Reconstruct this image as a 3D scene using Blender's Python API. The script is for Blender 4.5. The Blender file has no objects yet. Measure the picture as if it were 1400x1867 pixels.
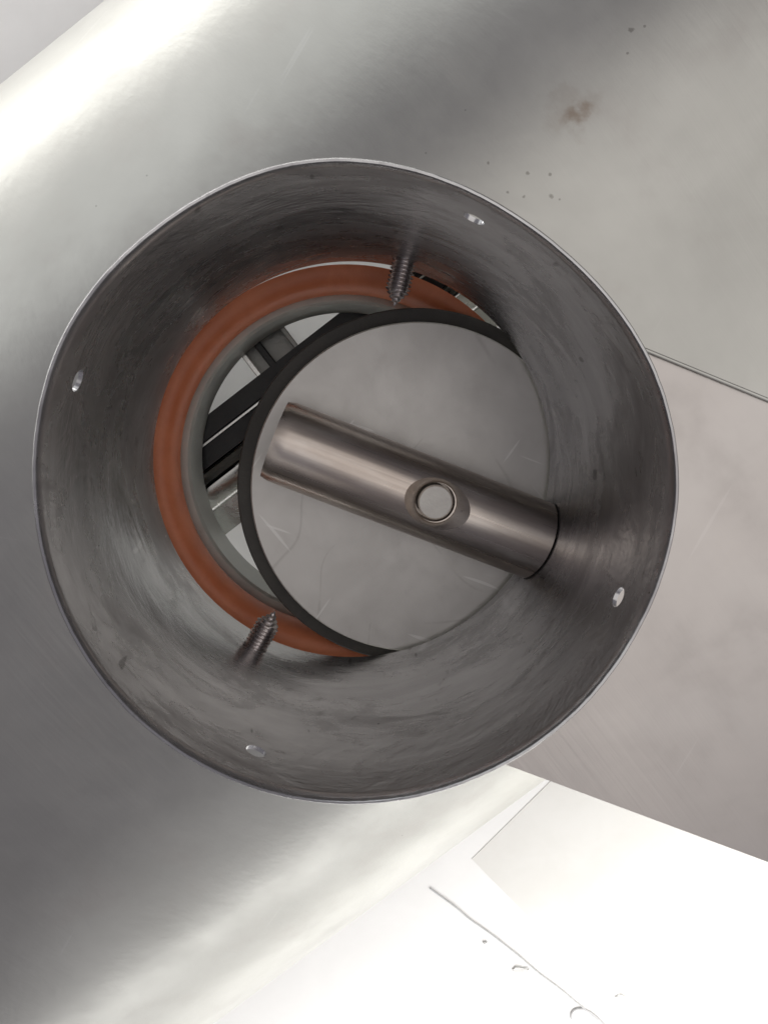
import bpy, bmesh, math, random
from mathutils import Vector, Matrix
random.seed(4)
scene = bpy.context.scene
C = scene.collection
PI = math.pi

# ------------------------------------------------------------------ camera
# world: z up, origin = centre of the collar's top rim, metres
cam_d = bpy.data.cameras.new('camera')
cam = bpy.data.objects.new('camera', cam_d); C.objects.link(cam)
cam_d.sensor_fit = 'HORIZONTAL'; cam_d.sensor_width = 36; cam_d.lens = 36
cam_d.clip_start = 0.01; cam_d.clip_end = 50
M3 = Matrix(((0.99836, 0.00392, -0.05706), (0.00392, 0.9906, 0.13676), (0.05706, -0.13676, 0.98896)))
cam.matrix_world = Matrix.Translation((-0.00549, 0.02259, 0.17976)) @ M3.to_4x4()
scene.camera = cam

# ------------------------------------------------------------------ world, lamps, exposure
w = bpy.data.worlds.new('World'); scene.world = w; w.use_nodes = True
bg = w.node_tree.nodes['Background']
bg.inputs[0].default_value = (0.95, 0.90, 1.0, 1); bg.inputs[1].default_value = 0.20

AX = Vector((0.7944, 0.6072, 0)).normalized()      # along the duct (towards upper right)
BX = Vector((0.6072, -0.7944, 0)).normalized()     # across the duct (towards lower right)
UP = Vector((0, 0, 1))
def lamp(name, pos, target, sx, sy, power, col=(1, 1, 1)):
    l = bpy.data.lights.new(name, 'AREA'); l.shape = 'RECTANGLE'; l.size = sx; l.size_y = sy
    l.energy = power; l.color = col
    o = bpy.data.objects.new(name, l); C.objects.link(o)
    o.location = pos
    d = (Vector(target) - Vector(pos)).normalized()
    xa = AX - d * AX.dot(d); xa.normalize()
    za = -d; ya = za.cross(xa)
    o.matrix_world = Matrix.Translation(pos) @ Matrix((xa, ya, za)).transposed().to_4x4()
    return o
lamp('window_lamp', BX * 1.5 + AX * -0.1 + UP * 0.35, (0, 0, 0.1), 2.6, 1.1, 2.4, (1.0, 0.99, 0.98))
lamp('side_lamp', BX * -1.4 + AX * 0.1 + UP * 0.27, (0, 0, -0.1), 2.6, 0.75, 4.6, (0.98, 1.0, 0.985))
lamp('ceiling_lamp', AX * 0.85 + BX * 0.35 + UP * 1.5, AX * 0.8 + BX * 0.33 + UP * -0.1, 2.3, 2.3, 11.0, (1.0, 0.955, 0.90))
lamp('table_fill', BX * 0.72 + AX * -0.12 + UP * -0.11, BX * 0.68 + AX * -0.12 + UP * -0.37, 1.5, 0.5, 7.6, (1.0, 0.99, 0.97))  # unseen fill light, added to whiten the table at lower right
lamp('low_fill', BX * -0.62 + AX * 0.0 + UP * -0.255, BX * 0.0 + UP * -0.33, 1.8, 0.18, 3.2, (1.0, 0.985, 0.96))  # added fill, out of view, brightens the table under the shell

vs = scene.view_settings
vs.view_transform = 'Standard'; vs.look = 'None'; vs.exposure = 0; vs.gamma = 1; vs.use_curve_mapping = False
scene.render.engine = 'CYCLES'
scene.cycles.max_bounces = 14; scene.cycles.glossy_bounces = 10; scene.cycles.diffuse_bounces = 6

# ------------------------------------------------------------------ materials
class NT:
    def __init__(self, name):
        self.m = bpy.data.materials.new(name); self.m.use_nodes = True
        self.t = self.m.node_tree; self.b = self.t.nodes['Principled BSDF']
        self.tc = self.n('ShaderNodeNewGeometry').outputs['Position']
    def n(self, k, **kw):
        x = self.t.nodes.new(k)
        for a, v in kw.items(): setattr(x, a, v)
        return x
    def l(self, a, b): self.t.links.new(a, b)
    def mapped(self, scale=(1, 1, 1), rotz=0):
        mp = self.n('ShaderNodeMapping'); mp.vector_type = 'TEXTURE' if False else 'POINT'
        r = self.n('ShaderNodeVectorRotate', rotation_type='Z_AXIS'); r.inputs['Angle'].default_value = rotz
        self.l(self.tc, r.inputs[0]); self.l(r.outputs[0], mp.inputs[0]); mp.inputs['Scale'].default_value = scale
        return mp.outputs[0]
    def noise(self, vec, scale, detail=4, rough=.55, dist=0):
        x = self.n('ShaderNodeTexNoise'); x.inputs['Scale'].default_value = scale
        x.inputs['Detail'].default_value = detail; x.inputs['Roughness'].default_value = rough; x.inputs['Distortion'].default_value = dist
        self.l(vec, x.inputs['Vector']); return x.outputs['Fac']
    def ramp(self, v, a, b, lo=0., hi=1.):
        x = self.n('ShaderNodeMapRange'); x.interpolation_type = 'SMOOTHSTEP'
        self.l(v, x.inputs[0]); x.inputs[1].default_value = a; x.inputs[2].default_value = b
        x.inputs[3].default_value = lo; x.inputs[4].default_value = hi; return x.outputs[0]
    def mix(self, f, a, b):
        x = self.n('ShaderNodeMix', data_type='RGBA')
        if isinstance(f, float): x.inputs[0].default_value = f
        else: self.l(f, x.inputs[0])
        for v, i in ((a, 6), (b, 7)):
            if isinstance(v, (tuple, list)): x.inputs[i].default_value = (*v[:3], 1)
            else: self.l(v, x.inputs[i])
        return x.outputs[2]
    def math(self, op, a, b):
        x = self.n('ShaderNodeMath', operation=op)
        for v, i in ((a, 0), (b, 1)):
            if isinstance(v, (int, float)): x.inputs[i].default_value = v
            else: self.l(v, x.inputs[i])
        return x.outputs[0]
    def spot(self, pos, rad, noise, wob=.6):
        """irregular blot round a point of the surface, 1 inside and 0 outside"""
        x = self.n('ShaderNodeVectorMath', operation='DISTANCE'); self.l(self.tc, x.inputs[0]); x.inputs[1].default_value = pos
        d = self.math('DIVIDE', x.outputs['Value'], rad)
        d = self.math('ADD', d, self.math('MULTIPLY', self.math('SUBTRACT', noise, .5), wob * 4))
        return self.ramp(d, .55, 1.15, 1, 0)
    def bump(self, h, strength, dist, prev=None):
        x = self.n('ShaderNodeBump'); x.inputs['Strength'].default_value = strength; x.inputs['Distance'].default_value = dist
        self.l(h, x.inputs['Height'])
        if prev is not None: self.l(prev, x.inputs['Normal'])
        return x.outputs[0]

GRAIN = math.atan2(-BX.y, BX.x)     # turns the sheet's rolling direction onto x
def sheet_metal(name, c1, c2, tint):
    t = NT(name)
    big = t.noise(t.mapped(), 9, 5, .6, .4)
    cloud = t.noise(t.mapped((1, 1, 1)), 30, 5, .6, .2)
    grain = t.noise(t.mapped((12, 420, 420), GRAIN), 1, 3, .6)
    streak = t.noise(t.mapped((10, 75, 75), GRAIN), 1, 4, .6)
    fine = t.noise(t.mapped(), 260, 3, .6)
    col = t.mix(t.ramp(big, .3, .72), c1, c2)
    col = t.mix(t.math('MULTIPLY', t.ramp(cloud, .52, .75), .35), col, (.50, .47, .44))
    for ang, off in ((.5, 3.), (1.7, 8.)):
        v = t.mapped((330, 14, 14), ang); av = t.n('ShaderNodeVectorMath', operation='ADD'); t.l(v, av.inputs[0]); av.inputs[1].default_value = (off, off, 0)
        sc = t.ramp(t.noise(av.outputs[0], 1, 1, .4), .77, .80)
        col = t.mix(t.math('MULTIPLY', sc, .14), col, tint)
    # rust-brown blot and small dark specks
    sp = t.noise(t.mapped(), 170, 4, .55)
    blot = t.spot(P(1052, 200, TOPZ), .0050, sp, .5)
    col = t.mix(t.math('MULTIPLY', blot, .6), col, (.25, .165, .105))
    blot2 = t.spot(P(1040, 190, TOPZ), .009, sp, .6)
    col = t.mix(t.math('MULTIPLY', blot2, .2), col, (.36, .31, .26))
    speck = t.noise(t.mapped(), 700, 3, .6)
    for px, py, rr in ((1150, 53, .0018), (1144, 96, .0009), (268, 319, .0008), (175, 375, .0008), (848, 200, .0007), (890, 297, .0009),
                       (962, 315, .0014), (1003, 317, .0011), (1005, 357, .0014), (1020, 363, .0008), (955, 358, .001), (925, 350, .001), (776, 278, .0008), (1175, 47, .0008), (733, 1524, .0009)):
        s = t.spot(P(px, py, SHELLZ(px, py)), rr * .5, speck, .55)
        col = t.mix(t.math('MULTIPLY', s, .5), col, (.14, .13, .11))
    t.l(col, t.b.inputs['Base Color'])
    t.b.inputs['Metallic'].default_value = .93
    r = t.math('ADD', t.ramp(cloud, .3, .75, .33, .40), t.math('MULTIPLY', t.math('SUBTRACT', streak, .5), .10))
    t.l(r, t.b.inputs['Roughness'])
    n = t.bump(grain, .16, .0004)
    n = t.bump(streak, .17, .0007, n)
    n = t.bump(big, .05, .004, n)
    t.l(n, t.b.inputs['Normal'])
    return t.m

def collar_metal():
    t = NT('collar_steel')
    rings = t.noise(t.mapped((9, 9, 300)), 1, 5, .65)
    rings2 = t.noise(t.mapped((14, 14, 70)), 1, 5, .6, .3)
    big = t.noise(t.mapped((1, 1, 1.6)), 22, 5, .65, .8)
    dirt = t.noise(t.mapped((1, 1, 2)), 55, 6, .7, 1.2)
    fine = t.noise(t.mapped(), 300, 4, .6)
    col = t.mix(t.ramp(rings2, .35, .66), (.52, .52, .525), (.66, .66, .665))
    col = t.mix(t.math('MULTIPLY', t.ramp(big, .46, .66), .6), col, (.33, .32, .325))
    col = t.mix(t.math('MULTIPLY', t.ramp(dirt, .58, .74), .5), col, (.19, .185, .175))
    for ang, off in ((.4, 2.), (2.1, 6.)):
        v = t.mapped((240, 26, 60), ang); av = t.n('ShaderNodeVectorMath', operation='ADD'); t.l(v, av.inputs[0]); av.inputs[1].default_value = (off, off, off)
        sc = t.ramp(t.noise(av.outputs[0], 1, 1, .4), .76, .79)
        col = t.mix(t.math('MULTIPLY', sc, .6), col, (.12, .115, .11) if off < 3 else (.8, .8, .8))
    specks = t.math('MULTIPLY', t.ramp(fine, .69, .74), t.ramp(big, .45, .6))
    col = t.mix(t.math('MULTIPLY', specks, .7), col, (.05, .045, .04))
    t.l(col, t.b.inputs['Base Color'])
    t.b.inputs['Metallic'].default_value = .92
    r = t.math('ADD', t.math('ADD', t.ramp(dirt, .3, .8, .0, .10), t.ramp(big, .35, .65, .17, .29)), t.math('MULTIPLY', t.math('SUBTRACT', rings, .5), .12))
    t.l(r, t.b.inputs['Roughness'])
    n = t.bump(rings, .12, .0005); n = t.bump(big, .14, .003, n)
    t.l(n, t.b.inputs['Normal'])
    return t.m

def disc_metal():
    t = NT('disc_aluminium')
    big = t.noise(t.mapped(), 28, 5, .6, .6); fine = t.noise(t.mapped((300, 40, 40), .9), 1, 3, .6)
    mott = t.noise(t.mapped(), 90, 5, .65, .3)
    col = t.mix(t.ramp(big, .32, .7), (.60, .585, .56), (.66, .645, .62))
    col = t.mix(t.math('MULTIPLY', t.ramp(mott, .55, .75), .15), col, (.52, .48, .46))
    # a dried water line and light scratches: thin iso-lines of noise, masked
    ln = t.noise(t.mapped(), 17, 1, .4, .3)
    line = t.math('MULTIPLY', t.ramp(t.math('ABSOLUTE', t.math('SUBTRACT', ln, .47), 0), .0, .006, 1, 0), t.ramp(big, .45, .55))
    col = t.mix(t.math('MULTIPLY', line, .22), col, (.28, .26, .24))
    for ang, ss in ((.6, 1.0), (-.7, 2.3), (1.9, 5.1)):
        v = t.mapped((260, 22, 22), ang)
        a = t.n('ShaderNodeVectorMath', operation='ADD'); t.l(v, a.inputs[0]); a.inputs[1].default_value = (ss, ss * 2, 0)
        s = t.noise(a.outputs[0], 1, 1, .4)
        sc = t.ramp(s, .745, .775)
        col = t.mix(t.math('MULTIPLY', sc, .55), col, (.86, .85, .83))
    t.l(col, t.b.inputs['Base Color'])
    t.b.inputs['Metallic'].default_value = .85
    t.l(t.ramp(mott, .3, .75, .44, .48), t.b.inputs['Roughness'])
    n = t.bump(fine, .12, .0003); n = t.bump(big, .05, .002, n)
    t.l(n, t.b.inputs['Normal'])
    return t.m

def bar_metal():
    t = NT('turned_bar_steel')
    rot = math.radians(21.2)
    lines = t.noise(t.mapped((9, 900, 900), rot), 1, 3, .6)
    cl = t.noise(t.mapped((30, 110, 110), rot), 1, 4, .6)
    col = t.mix(t.ramp(cl, .35, .7), (.57, .50, .445), (.69, .635, .585))
    t.l(col, t.b.inputs['Base Color']); t.b.inputs['Metallic'].default_value = 1
    t.l(t.ramp(lines, .3, .7, .27, .37), t.b.inputs['Roughness'])
    t.l(t.bump(lines, .09, .0003), t.b.inputs['Normal'])
    return t.m

def plain(name, c1, c2, metal, r1, r2, scale, bump=.2, bd=.0006, coat=0, sub=0):
    t = NT(name); a = t.noise(t.mapped(), scale, 5, .6, .3); b = t.noise(t.mapped(), scale * 9, 3, .6)
    t.l(t.mix(t.ramp(a, .32, .7), c1, c2), t.b.inputs['Base Color'])
    t.b.inputs['Metallic'].default_value = metal
    t.l(t.ramp(a, .3, .7, r1, r2), t.b.inputs['Roughness'])
    t.b.inputs['Coat Weight'].default_value = coat
    n = t.bump(b, bump, bd); t.l(n, t.b.inputs['Normal'])
    if sub:
        t.b.inputs['Subsurface Weight'].default_value = sub; t.b.inputs['Subsurface Radius'].default_value = (.004, .0015, .0008); t.b.inputs['Subsurface Scale'].default_value = 1
    return t.m

# ------------------------------------------------------------------ geometry helpers
CAM = Vector((-0.00549, 0.02259, 0.17976))
def P(px, py, z):
    """where a sight line through the photograph meets the level z (used to measure the place)"""
    d = M3 @ Vector(((px - 700) / 1400, (933.5 - py) / 1400, -1))
    return tuple(CAM + d * ((z - CAM.z) / d.z))
TOPZ = -0.060                     # crown of the duct
RB = 0.232                        # duct radius
AXB, AXZ = -0.014, TOPZ - RB      # duct axis: offset along BX, height
FLOOR = -0.372
def SHELLZ(px, py):
    d = M3 @ Vector(((px - 700) / 1400, (933.5 - py) / 1400, -1)); d.normalize()
    ob, oz, db, dz = CAM.dot(BX) - AXB, CAM.z - AXZ, d.dot(BX), d.z
    if Vector(P(px, py, TOPZ)).dot(BX) > AXB and py < 1300: return TOPZ
    a, b, c = db * db + dz * dz, 2 * (ob * db + oz * dz), ob * ob + oz * oz - RB * RB
    q = b * b - 4 * a * c
    if q < 0: return TOPZ
    return CAM.z + d.z * ((-b - math.sqrt(q)) / (2 * a))
def pt(t, b, z): return AX * t + BX * b + UP * z

def link(name, verts, faces, mat, parent=None, smooth=None):
    me = bpy.data.meshes.new(name); me.from_pydata([tuple(v) for v in verts], [], faces)
    return finish(name, me, mat, parent, smooth)
def finish(name, me, mat, parent=None, smooth=None):
    bm = bmesh.new(); bm.from_mesh(me); bmesh.ops.recalc_face_normals(bm, faces=bm.faces); bm.to_mesh(me); bm.free()
    if smooth is not None:
        me.polygons.foreach_set('use_smooth', [True] * len(me.polygons))
        me.set_sharp_from_angle(angle=math.radians(smooth))
    me.materials.clear(); me.materials.append(mat)
    o = bpy.data.objects.new(name, me); C.objects.link(o)
    if parent: o.parent = parent
    return o
def thing(name, label, cat, group=None):
    o = bpy.data.objects.new(name, None); C.objects.link(o); o.empty_display_size = .02
    o['label'] = label; o['category'] = cat
    if group: o['group'] = group
    return o
def lathe_data(profile, n=160, cx=0, cy=0):
    """closed profile of (r, z) points swept round z"""
    V, F = [], []; m = len(profile)
    for i in range(n):
        a = 2 * PI * i / n; c, s = math.cos(a), math.sin(a)
        for r, z in profile: V.append((cx + r * c, cy + r * s, z))
    for i in range(n):
        j = (i + 1) % n
        for k in range(m):
            l = (k + 1) % m
            F.append((i * m + k, j * m + k, j * m + l, i * m + l))
    return V, F
def lathe(name, profile, mat, parent=None, n=160, cx=0, cy=0, smooth=35):
    V, F = lathe_data(profile, n, cx, cy)
    return link(name, V, F, mat, parent, smooth)
def solid(name, profile, mat, parent=None, n=96, cx=0, cy=0, smooth=35):
    """solid of revolution: open profile of (r, z), closed by n-gons at both ends"""
    V, F = [], []; m = len(profile)
    for i in range(n):
        a = 2 * PI * i / n
        for r, z in profile: V.append((cx + r * math.cos(a), cy + r * math.sin(a), z))
    for i in range(n):
        j = (i + 1) % n
        for k in range(m - 1): F.append((i * m + k, j * m + k, j * m + k + 1, i * m + k + 1))
    F.append([i * m for i in range(n)]); F.append([i * m + m - 1 for i in range(n)])
    return link(name, V, F, mat, parent, smooth)
def bar_box(name, t0, t1, b0, b1, z0, z1, mat, parent=None, bev=.0008):
    bm = bmesh.new(); bmesh.ops.create_cube(bm, size=1)
    for v in bm.verts:
        v.co = pt(t0 if v.co.x < 0 else t1, b0 if v.co.y < 0 else b1, z0 if v.co.z < 0 else z1)
    if bev: bmesh.ops.bevel(bm, geom=bm.edges[:], offset=bev, segments=2, affect='EDGES', profile=.5)
    me = bpy.data.meshes.new(name); bm.to_mesh(me); bm.free()
    return finish(name, me, mat, parent, 30)
def profile_bar(name, t0, t1, prof, mat, parent=None, smooth=30):
    """closed profile of (b, z) drawn out along the duct"""
    m = len(prof); V = [pt(t0, b, z) for b, z in prof] + [pt(t1, b, z) for b, z in prof]
    F = [(k, (k + 1) % m, m + (k + 1) % m, m + k) for k in range(m)] + [list(range(m)), list(range(m, 2 * m))]
    return link(name, V, F, mat, parent, smooth)
def cut(obj, cutters):
    """subtract the cutter meshes, keep the result as plain mesh data, drop the cutters"""
    for c in cutters:
        md = obj.modifiers.new('cut', 'BOOLEAN'); md.object = c; md.operation = 'DIFFERENCE'; md.solver = 'EXACT'
    bpy.context.view_layer.update()
    dg = bpy.context.evaluated_depsgraph_get()
    me = bpy.data.meshes.new_from_object(obj.evaluated_get(dg))
    obj.modifiers.clear(); obj.data = me
    for c in cutters: bpy.data.objects.remove(c, do_unlink=True)
    return obj

MSHEET = sheet_metal('galvanised_sheet', (.52, .52, .485), (.62, .62, .58), (.8, .8, .78)); MPANEL = sheet_metal('warm_sheet', (.62, .585, .555), (.67, .64, .61), (.85, .82, .8)); MCOL = collar_metal(); MDISC = disc_metal(); MBAR = bar_metal()
MORANGE = plain('orange_silicone', (.56, .165, .07), (.66, .22, .105), 0, .42, .55, 60, .1, .0004, sub=.12)
MRING = plain('grey_ring', (.48, .50, .48), (.56, .58, .55), .5, .4, .5, 60, .15)
MRUBBER = plain('dark_rubber', (.05, .046, .042), (.085, .08, .072), 0, .5, .7, 70, .3)
MBLACK = plain('black_anodised', (.012, .012, .012), (.02, .02, .021), .4, .3, .42, 80, .15)
MGREYP = plain('grey_profile', (.2, .2, .19), (.27, .27, .255), .7, .3, .42, 80, .15)
MBRIGHT = plain('bright_profile', (.55, .55, .53), (.66, .66, .64), .95, .2, .3, 80, .1)
MSCREW = plain('screw_steel', (.58, .54, .53), (.70, .66, .65), 1, .2, .3, 200, .2)
MPIN = plain('pin_steel', (.52, .51, .48), (.62, .60, .57), .9, .38, .5, 120, .15)
MWHITE = plain('white_laminate', (.80, .795, .78), (.84, .835, .82), 0, .4, .55, 18, .06)
MSHADOW = plain('table_shadow_tone', (.71, .70, .665), (.75, .74, .71), 0, .7, .8, 25, .1)  # table white toned down: the panel's shadow put into the colour
MWIRE = plain('grey_wire', (.42, .42, .42), (.52, .52, .52), 0, .5, .6, 200, .1)

# ------------------------------------------------------------------ setting
def ground():
    bm = bmesh.new(); bmesh.ops.create_grid(bm, x_segments=4, y_segments=4, size=3)
    for v in bm.verts: v.co.z = FLOOR
    me = bpy.data.meshes.new('tabletop'); bm.to_mesh(me); bm.free()
    o = finish('tabletop', me, MWHITE); o['kind'] = 'structure'; return o
ground()

# ------------------------------------------------------------------ duct housing: shell, flat panels, collar, screws
housing = thing('duct_housing', 'grey sheet metal duct with a round open collar standing up from it', 'duct')
SH = .0012
def shell():
    n, V, F = 120, [], []
    A0, A1 = math.radians(-77), math.radians(77); ts = [-.75 + 1.7 * i / 60 for i in range(61)]
    for t in ts:
        for i in range(n + 1):
            a = A0 + (A1 - A0) * i / n
            for r in (RB, RB - SH): V.append(pt(t, AXB + r * math.sin(a), AXZ + r * math.cos(a)))
    W = 2 * (n + 1)
    for k in range(len(ts) - 1):
        for i in range(n):
            o = k * W + 2 * i
            F.append((o, o + 2, o + W + 2, o + W)); F.append((o + 1, o + W + 1, o + W + 3, o + 3))
        for i in (0, n):
            o = k * W + 2 * i; F.append((o, o + W, o + W + 1, o + 1))
    for k in (0, len(ts) - 1):
        for i in range(n):
            o = k * W + 2 * i; F.append((o, o + 1, o + 3, o + 2))
    o = link('shell', V, F, MSHEET, housing, 40)
    return o
RC, TC, HC = .075, .0012, .111
def cylinder_cutter(r, p0, p1, n=64):
    p0, p1 = Vector(p0), Vector(p1); d = (p1 - p0).normalized(); u = d.orthogonal().normalized(); v = d.cross(u)
    V = [p + (u * math.cos(2 * PI * i / n) + v * math.sin(2 * PI * i / n)) * r for p in (p0, p1) for i in range(n)]
    F = [(i, (i + 1) % n, n + (i + 1) % n, n + i) for i in range(n)] + [list(range(n)), list(range(n, 2 * n))]
    return link('cutter', V, F, MSHEET)
hole = (0, 0)
sh = cut(shell(), [cylinder_cutter(RC + TC + .0003, (0, 0, -.2), (0, 0, .05), 160)])

# flat panels that run off to the right, tangent to the crown; the lower one is tucked under the upper
def slab(name, quad, z1, th, mat, parent):
    m = len(quad)
    V = [(x, y, z1) for x, y in quad] + [(x, y, z1 - th) for x, y in quad]
    F = [list(range(m)), list(range(m, 2 * m))] + [(k, (k + 1) % m, m + (k + 1) % m, m + k) for k in range(m)]
    return link(name, V, F, mat, parent)
def line_hit(p, q, b):            # point of line p-q whose BX coordinate is b
    p, q = Vector(p), Vector(q); k = (b - p.dot(BX)) / (q - p).dot(BX); return p + (q - p) * k
s0, s1 = P(1180, 635, TOPZ), P(1400, 725, TOPZ)
e0, e1 = P(930, 1400, TOPZ), P(1400, 1575, TOPZ)
sa, sb = line_hit(s0, s1, AXB), line_hit(s0, s1, .62)
ea, eb = line_hit(e0, e1, AXB + .012), line_hit(e0, e1, .62)
sa2 = line_hit(s0, s1, AXB + .012)
ua, ub = BX * AXB + AX * .95, BX * .62 + AX * .95
hc = lambda: cylinder_cutter(RC + TC + .0003, (0, 0, -.2), (0, 0, .05), 160)
up = cut(slab('upper_panel', [(v.x, v.y) for v in (sa, sb, ub, ua)], TOPZ, .0011, MSHEET, housing), [hc()])
nrm = Vector((-(sb - sa).y, (sb - sa).x, 0)).normalized()
if nrm.y < 0: nrm = -nrm
lo = cut(slab('lower_panel', [(v.x, v.y) for v in (ea, eb, sb + nrm * .008, sa2 + nrm * .008)], TOPZ - .0012, .0015, MPANEL, housing), [hc()])
lo['label'] = 'flat lower panel ending in a straight cut edge'

sd = (sb - sa2).normalized()
strip = []
st = Vector((s0[0], s0[1], 0))
while st.length > .0785: st = st - sd * .0005
for k, (o_, h_) in enumerate(((0, -.0004), (.0001, .0001), (.0003, .0003), (.0008, .0003), (.0010, .0001), (.0011, -.0004))): strip.append((o_, h_))
V_ = [Vector((p_.x, p_.y, TOPZ)) - nrm * o_ + UP * h_ for p_ in (st, sb) for o_, h_ in strip]; m_ = len(strip)
link('seam_strip', V_, [(k, (k + 1) % m_, m_ + (k + 1) % m_, m_ + k) for k in range(m_)] + [list(range(m_)), list(range(m_, 2 * m_))], MSHEET, housing, 30)
def dent(ang):                   # the rim is a little out of round
    d = math.degrees(ang) % 360
    g = lambda c, wd: math.exp(-((d - c) / wd) ** 2)
    return -.0018 * g(52, 24) + .0017 * g(102, 22) + .0014 * g(148, 22) - .0004 * g(300, 30) - .0006 * g(335, 18)
def collar():
    n = 240; zs = [0] + [-HC * (i / 26) for i in range(1, 27)]
    V, F = [], []
    prof = [(RC + .0003, 0)] + [(RC, z) for z in [-.0004] + zs[1:]] + [(RC + TC, z) for z in reversed([-.0005] + zs[1:])] + [(RC + TC - .0004, 0)]
    m = len(prof); random.seed(11)
    jig = [random.uniform(-1, 1) for _ in range(n)]
    for i in range(n):
        a = 2 * PI * i / n
        for k, (r, z) in enumerate(prof):
            f = max(0, 1 + z / .09); r2 = r + dent(a) * f
            z2 = z + (.00010 * jig[i] + .0004 * math.sin(3 * a + 1)) * (1 if z > -.001 else 0)
            V.append((r2 * math.cos(a), r2 * math.sin(a), z2))
    for i in range(n):
        j = (i + 1) % n
        for k in range(m):
            l = (k + 1) % m; F.append((i * m + k, j * m + k, j * m + l, i * m + l))
    o = link('collar', V, F, MCOL, housing, 50)
    cs = []
    for k in range(4):
        a = -.386 + k * PI / 2; d = Vector((math.cos(a), math.sin(a), 0))
        c0 = d * (RC - .01) + UP * -.0174; cs.append(cylinder_cutter(.0029, c0, c0 + d * .02, 32))
    return cut(o, cs)
col = collar()
for p in col.data.polygons: p.use_smooth = True
col.data.set_sharp_from_angle(angle=math.radians(50))

def screw(ang, z, length, rad, tilt, zt=0.0):
    """self-tapping screw: thread wound as a helix, cone point; points inwards through the collar wall"""
    n, pitch, V, F = 28, .0014, [], []
    L = length + .006; steps = int(L / pitch * 7)
    for k in range(steps + 1):
        x = L * k / steps; core = rad * .74; th = rad * .26; tip = L - .0055
        fade = 1 if x < tip else max(0.02, 1 - (x - tip) / .0055)
        for i in range(n):
            a = 2 * PI * i / n; ph = (x / pitch - i / n) % 1
            tri = max(0, 1 - abs(ph - .5) / .38)
            r = (core + th * tri) * fade
            V.append((x, r * math.cos(a), r * math.sin(a)))
    for k in range(steps):
        for i in range(n):
            j = (i + 1) % n; F.append((k * n + i, k * n + j, k * n + n + j, k * n + n + i))
    F.append(list(range(n))); F.append(list(range(steps * n, steps * n + n)))
    # washer-like hex head outside the wall
    base = len(V)
    for x, r in ((-.0045, .0050), (0, .0055)):
        for i in range(6): V.append((x, r * math.cos(PI / 3 * i), r * math.sin(PI / 3 * i)))
    F += [(base + i, base + (i + 1) % 6, base + 6 + (i + 1) % 6, base + 6 + i) for i in range(6)] + [[base + i for i in range(6)], [base + 6 + i for i in range(6)]]
    d = Vector((-math.cos(ang + tilt), -math.sin(ang + tilt), zt)).normalized(); y = UP.cross(d).normalized(); zz = d.cross(y)
    org = Vector((math.cos(ang) * (RC + TC + .004), math.sin(ang) * (RC + TC + .004), z))
    V = [org + d * v[0] + y * v[1] + zz * v[2] for v in V]
    o = link('screw', V, F, MSCREW, col, 25)
    return o
screw(math.atan2(74.9, 17.9), -.0975, .0152, .0046, .0)
screw(math.atan2(-65.1, -36.7), -.0965, .0142, .0046, .0)

# feet of the housing, down to the table
for t in (-.6, .8):
    for s in (-1, 1):
        a = math.radians(76 * s); b = AXB + (RB - .004) * math.sin(a); zt = AXZ + (RB - .004) * math.cos(a)
        bar_box('foot', t, t + .02, b - .004, b + .004, FLOOR, zt + .004, MBLACK, housing)

# ------------------------------------------------------------------ sealing ring and the ring below it
def arc_pts(pts): return pts
SX, SY = -.0018, -.0016
prof = [(.0776, -.1226)]
for i in range(17):               # rounded lip swelling into the bore
    k = i / 16 * PI; prof.append((.0766 - .0085 * math.sin(k) ** .8, -.1337 + .0111 * math.cos(k)))
prof += [(.0776, -.1450)]
seal = lathe('sealing_ring', prof, MORANGE, n=160, cx=SX, cy=SY)
seal['label'] = 'orange rubber sealing ring inside the bottom of the collar'; seal['category'] = 'seal'
gr = lathe('support_ring', [(.0672, -.1452), (.0661, -.1462), (.0645, -.1640), (.0652, -.1652), (.0772, -.1652), (.0772, -.1452)], MRING, n=160, cx=SX, cy=SY)
gr['label'] = 'matt grey ring directly below the orange seal'; gr['category'] = 'ring'

# ------------------------------------------------------------------ damper: disc, gasket, bar, pin
DX, DY, DZ = .0245, -.0100, -.1135
damper = thing('damper_plate', 'round grey metal damper disc with a steel bar fixed across it', 'damper')
solid('disc', [(.0634, DZ - .0038), (.0640, DZ - .0034), (.0640, DZ - .0005), (.0635, DZ)], MDISC, damper, 200, DX, DY)
lathe('gasket', [(.0560, DZ - .0040), (.0690, DZ - .0040), (.0696, DZ - .0046), (.0696, DZ - .0082), (.0690, DZ - .0086), (.0560, DZ - .0086)], MRUBBER, damper, 200, DX, DY)
BR, BZ = .0150, DZ + .0142
bd = Vector((98.7, -38.3, 0)).normalized(); bn = Vector((-bd.y, bd.x, 0))
BL = Vector((-.0288, .0106, BZ))
def bar():
    n, V, F = 128, [], []; rows = 40
    for k in range(rows + 1):
        for i in range(n):
            a = 2 * PI * i / n; off = bn * BR * math.cos(a) + UP * BR * math.sin(a); o = BL + off
            # far end is mitred to the collar wall
            q = o.dot(bd); xy = Vector((o.x, o.y, 0)); pb = xy.dot(bd); pp = xy.length_squared - pb * pb
            Lm = math.sqrt((RC - .0006) ** 2 - pp) - pb
            Lm = min(Lm, .108)
            x = Lm * k / rows
            c = .0007 if k == 0 else 0
            V.append(o + bd * x - off * (c / BR if k == 0 else 0))
            if k == 0: pass
    for k in range(rows):
        for i in range(n):
            j = (i + 1) % n; F.append((k * n + i, k * n + j, k * n + n + j, k * n + n + i))
    F.append(list(range(n))); F.append(list(range(rows * n, rows * n + n)))
    return link('bar', V, F, MBAR, damper, 40)
PINC = Vector(P(794, 916, BZ + BR - .003))
b = bar()
top = BZ + BR
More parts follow.
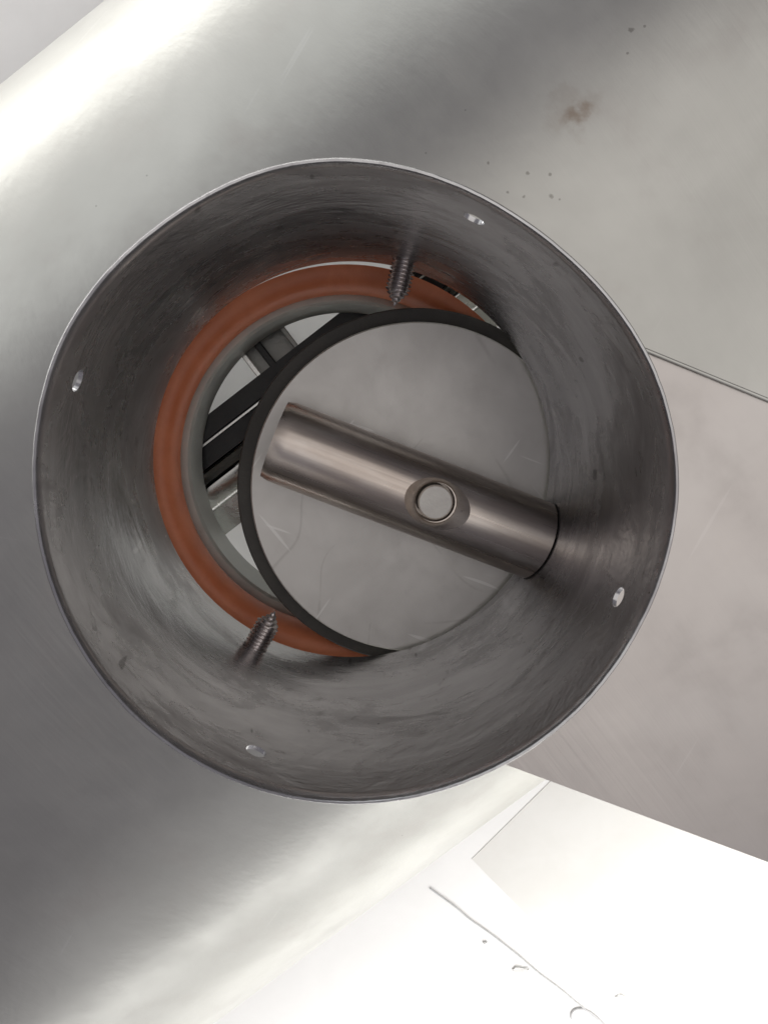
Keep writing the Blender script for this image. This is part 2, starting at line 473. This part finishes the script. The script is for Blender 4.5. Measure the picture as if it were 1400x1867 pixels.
def cone_cutter(r0, z0, r1, z1, x, y, n=96):
    V = [(x + r * math.cos(2 * PI * i / n), y + r * math.sin(2 * PI * i / n), zz_) for r, zz_ in ((r0, z0), (r1, z1)) for i in range(n)]
    F = [(i, (i + 1) % n, n + (i + 1) % n, n + i) for i in range(n)] + [list(range(n)), list(range(n, 2 * n))]
    return link('cutter', V, F, MSHEET)
cut(b, [cone_cutter(.0072, top - .0044, .0126, top + .0006, PINC.x + .0004, PINC.y - .0002),
        cylinder_cutter(.0071, (PINC.x, PINC.y, top - .014), (PINC.x, PINC.y, top + .02), 96)])
for p in b.data.polygons: p.use_smooth = True
b.data.set_sharp_from_angle(angle=math.radians(30))
solid('pin', [(.0062, top - .0142), (.0062, top - .0036), (.0057, top - .0030)], MPIN, damper, 64, PINC.x, PINC.y)

# ------------------------------------------------------------------ frame seen through the opening, under the rings
RT = -.1656
frame = thing('rail_frame', 'dark ribbed metal rails seen through the gap beside the disc', 'rail')
def sb_(px, py, z=RT): return Vector(P(px, py, z)).dot(BX)
def ta_(px, py, z=RT): return Vector(P(px, py, z)).dot(AX)
b1 = sb_(420, 724); b2 = sb_(420, 774); b3 = sb_(400, 835); b4 = sb_(400, 873); b5 = sb_(410, 877); b6 = sb_(420, 905); b7 = sb_(415, 975); b8 = sb_(425, 985)
T0, T1 = -.5, .62
z = RT
g = .0006
profile_bar('black_rail', T0, T1, [(b1, z), (b2 - .0012, z), (b2 - .0009, z - .0010), (b2 + .0003, z - .0010), (b2 + .0006, z - .004), (b3, z - .004), (b3, z - .034), (b1, z - .034)], MBLACK, frame)
bar_box('edge_strip', T0, T1, b2 - .0004, b2 + .0004, z - .003, z + .0 - .0002, MBRIGHT, frame, 0)
mid = (b3 + b4) / 2
profile_bar('grey_rail', T0, T1, [(b3 + g, z - .006), (mid - .002, z - .003), (mid, z - .005), (mid + .002, z - .003), (b4 - .001, z - .008), (b4 - .001, z - .034), (b3 + g, z - .034)], MGREYP, frame)
pr = [(b4, z - .004)]
for i in range(9): k = i / 8; pr.append((b4 + (b6 - b4) * k, z - .004 - .0055 * k ** 1.6))
pr += [(b6 + .001, z - .0125), (b7, z - .016), (b7, z - .034), (b4, z - .034)]
profile_bar('bright_rail', T0, T1, pr, MBRIGHT, frame)
for t in (T0 + .02, -.08, T1 - .05):
    bar_box('cross_foot', t, t + .03, b1 + .002, b7 - .002, FLOOR, z - .0345, MBLACK, frame)
# bracket standing off the rail's outer side
t0, t1 = ta_(440, 645), ta_(516, 597)
br = thing('angle_bracket', 'small dark channel bracket crossing over the black rail', 'bracket')
bo = sb_(470, 590) - .012
zb = RT - .0005
bar_box('web', t0 + .001, t1 - .001, bo, b1 - .0003, zb - .012, zb - .010, MGREYP, br, .0003)
bar_box('flange', t0 - .0004, t0 + .0012, bo, b1 - .0003, zb - .012, zb, MBRIGHT, br, .0003)
bar_box('flange', t1 - .0012, t1 + .0004, bo, b1 - .0003, zb - .012, zb - .001, MGREYP, br, .0003)
bar_box('rib', (t0 + t1) / 2 - .004, (t0 + t1) / 2 - .0015, bo, b1 - .0003, zb - .0098, zb - .002, MBLACK, br, .0003)
bar_box('stand', t0 + .002, t1 - .002, bo - .010, bo - .0004, FLOOR, zb - .002, MBLACK, br, .0005)

# ------------------------------------------------------------------ things on the table, lower right
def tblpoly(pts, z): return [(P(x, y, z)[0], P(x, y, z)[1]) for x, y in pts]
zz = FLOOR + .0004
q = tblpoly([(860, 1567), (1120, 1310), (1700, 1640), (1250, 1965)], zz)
shadow_slab = slab('panel_shadow', q, zz, .00039, MSHADOW, None)  # stands in for the flat panel's shadow on the table
shadow_slab['label'] = 'thin slab coloured as the panel shadow on the white table at lower right'; shadow_slab['category'] = 'shadow'
def wire(name, pts, r, parent, label=None):
    cu = bpy.data.curves.new(name, 'CURVE'); cu.dimensions = '3D'; cu.bevel_depth = r; cu.bevel_resolution = 3
    s = cu.splines.new('NURBS'); s.points.add(len(pts) - 1); s.use_endpoint_u = True; s.order_u = 4
    for p_, v in zip(s.points, pts): p_.co = (*v, 1)
    o = bpy.data.objects.new(name, cu); C.objects.link(o)
    bpy.context.view_layer.update()
    me = bpy.data.meshes.new_from_object(o.evaluated_get(bpy.context.evaluated_depsgraph_get()))
    bpy.data.objects.remove(o, do_unlink=True)
    ob = finish(name, me, MWIRE, parent, 60)
    if label: ob['label'] = label; ob['category'] = 'wire'
    return ob
zw = FLOOR + .0009
random.seed(3)
pts = [P(785 + 330 * k / 14 + random.uniform(-2, 2), 1620 + 262 * k / 14 + 10 * math.sin(k / 14 * PI) * -.3 + random.uniform(-2, 2), zw) for k in range(15)]
wire('thin_wire', pts, .0006, None, 'long thin grey wire lying straight on the white table')
pts = [P(x, y, zw) for x, y in ((1042, 1858), (1040, 1846), (1052, 1838), (1070, 1842), (1090, 1856), (1110, 1880))]
wire('curled_wire', pts, .0010, None, 'short curled grey wire end beside the straight wire')

def flake(px, py, size, label, seed):
    random.seed(seed); n = 9; V = []
    c = Vector(P(px, py, FLOOR))
    for zf in (.0001, .0008):
        for i in range(n):
            a = 2 * PI * i / n; r = size * random.uniform(.45, 1.1)
            V.append(c + Vector((r * math.cos(a) * 1.5, r * math.sin(a) * .7, zf + (random.uniform(0, .0012) if zf > .0005 else 0))))
    F = [(i, (i + 1) % n, n + (i + 1) % n, n + i) for i in range(n)] + [list(range(n)), list(range(n, 2 * n))]
    o = link('paint_flake', V, F, MFLAKE); o['label'] = label; o['category'] = 'flake'; o['group'] = 'pale flakes on the table'
MFLAKE = plain('pale_flake', (.55, .55, .54), (.66, .66, .64), 0, .6, .7, 200, .1)
flake(884, 1718, .0016, 'tiny pale flake near the upper end of the straight wire', 1)
flake(948, 1768, .0050, 'largest pale flake lying against the middle of the straight wire', 2)
flake(1130, 1815, .0028, 'pale flake at the right of the straight wire beside the painted shadow', 5)
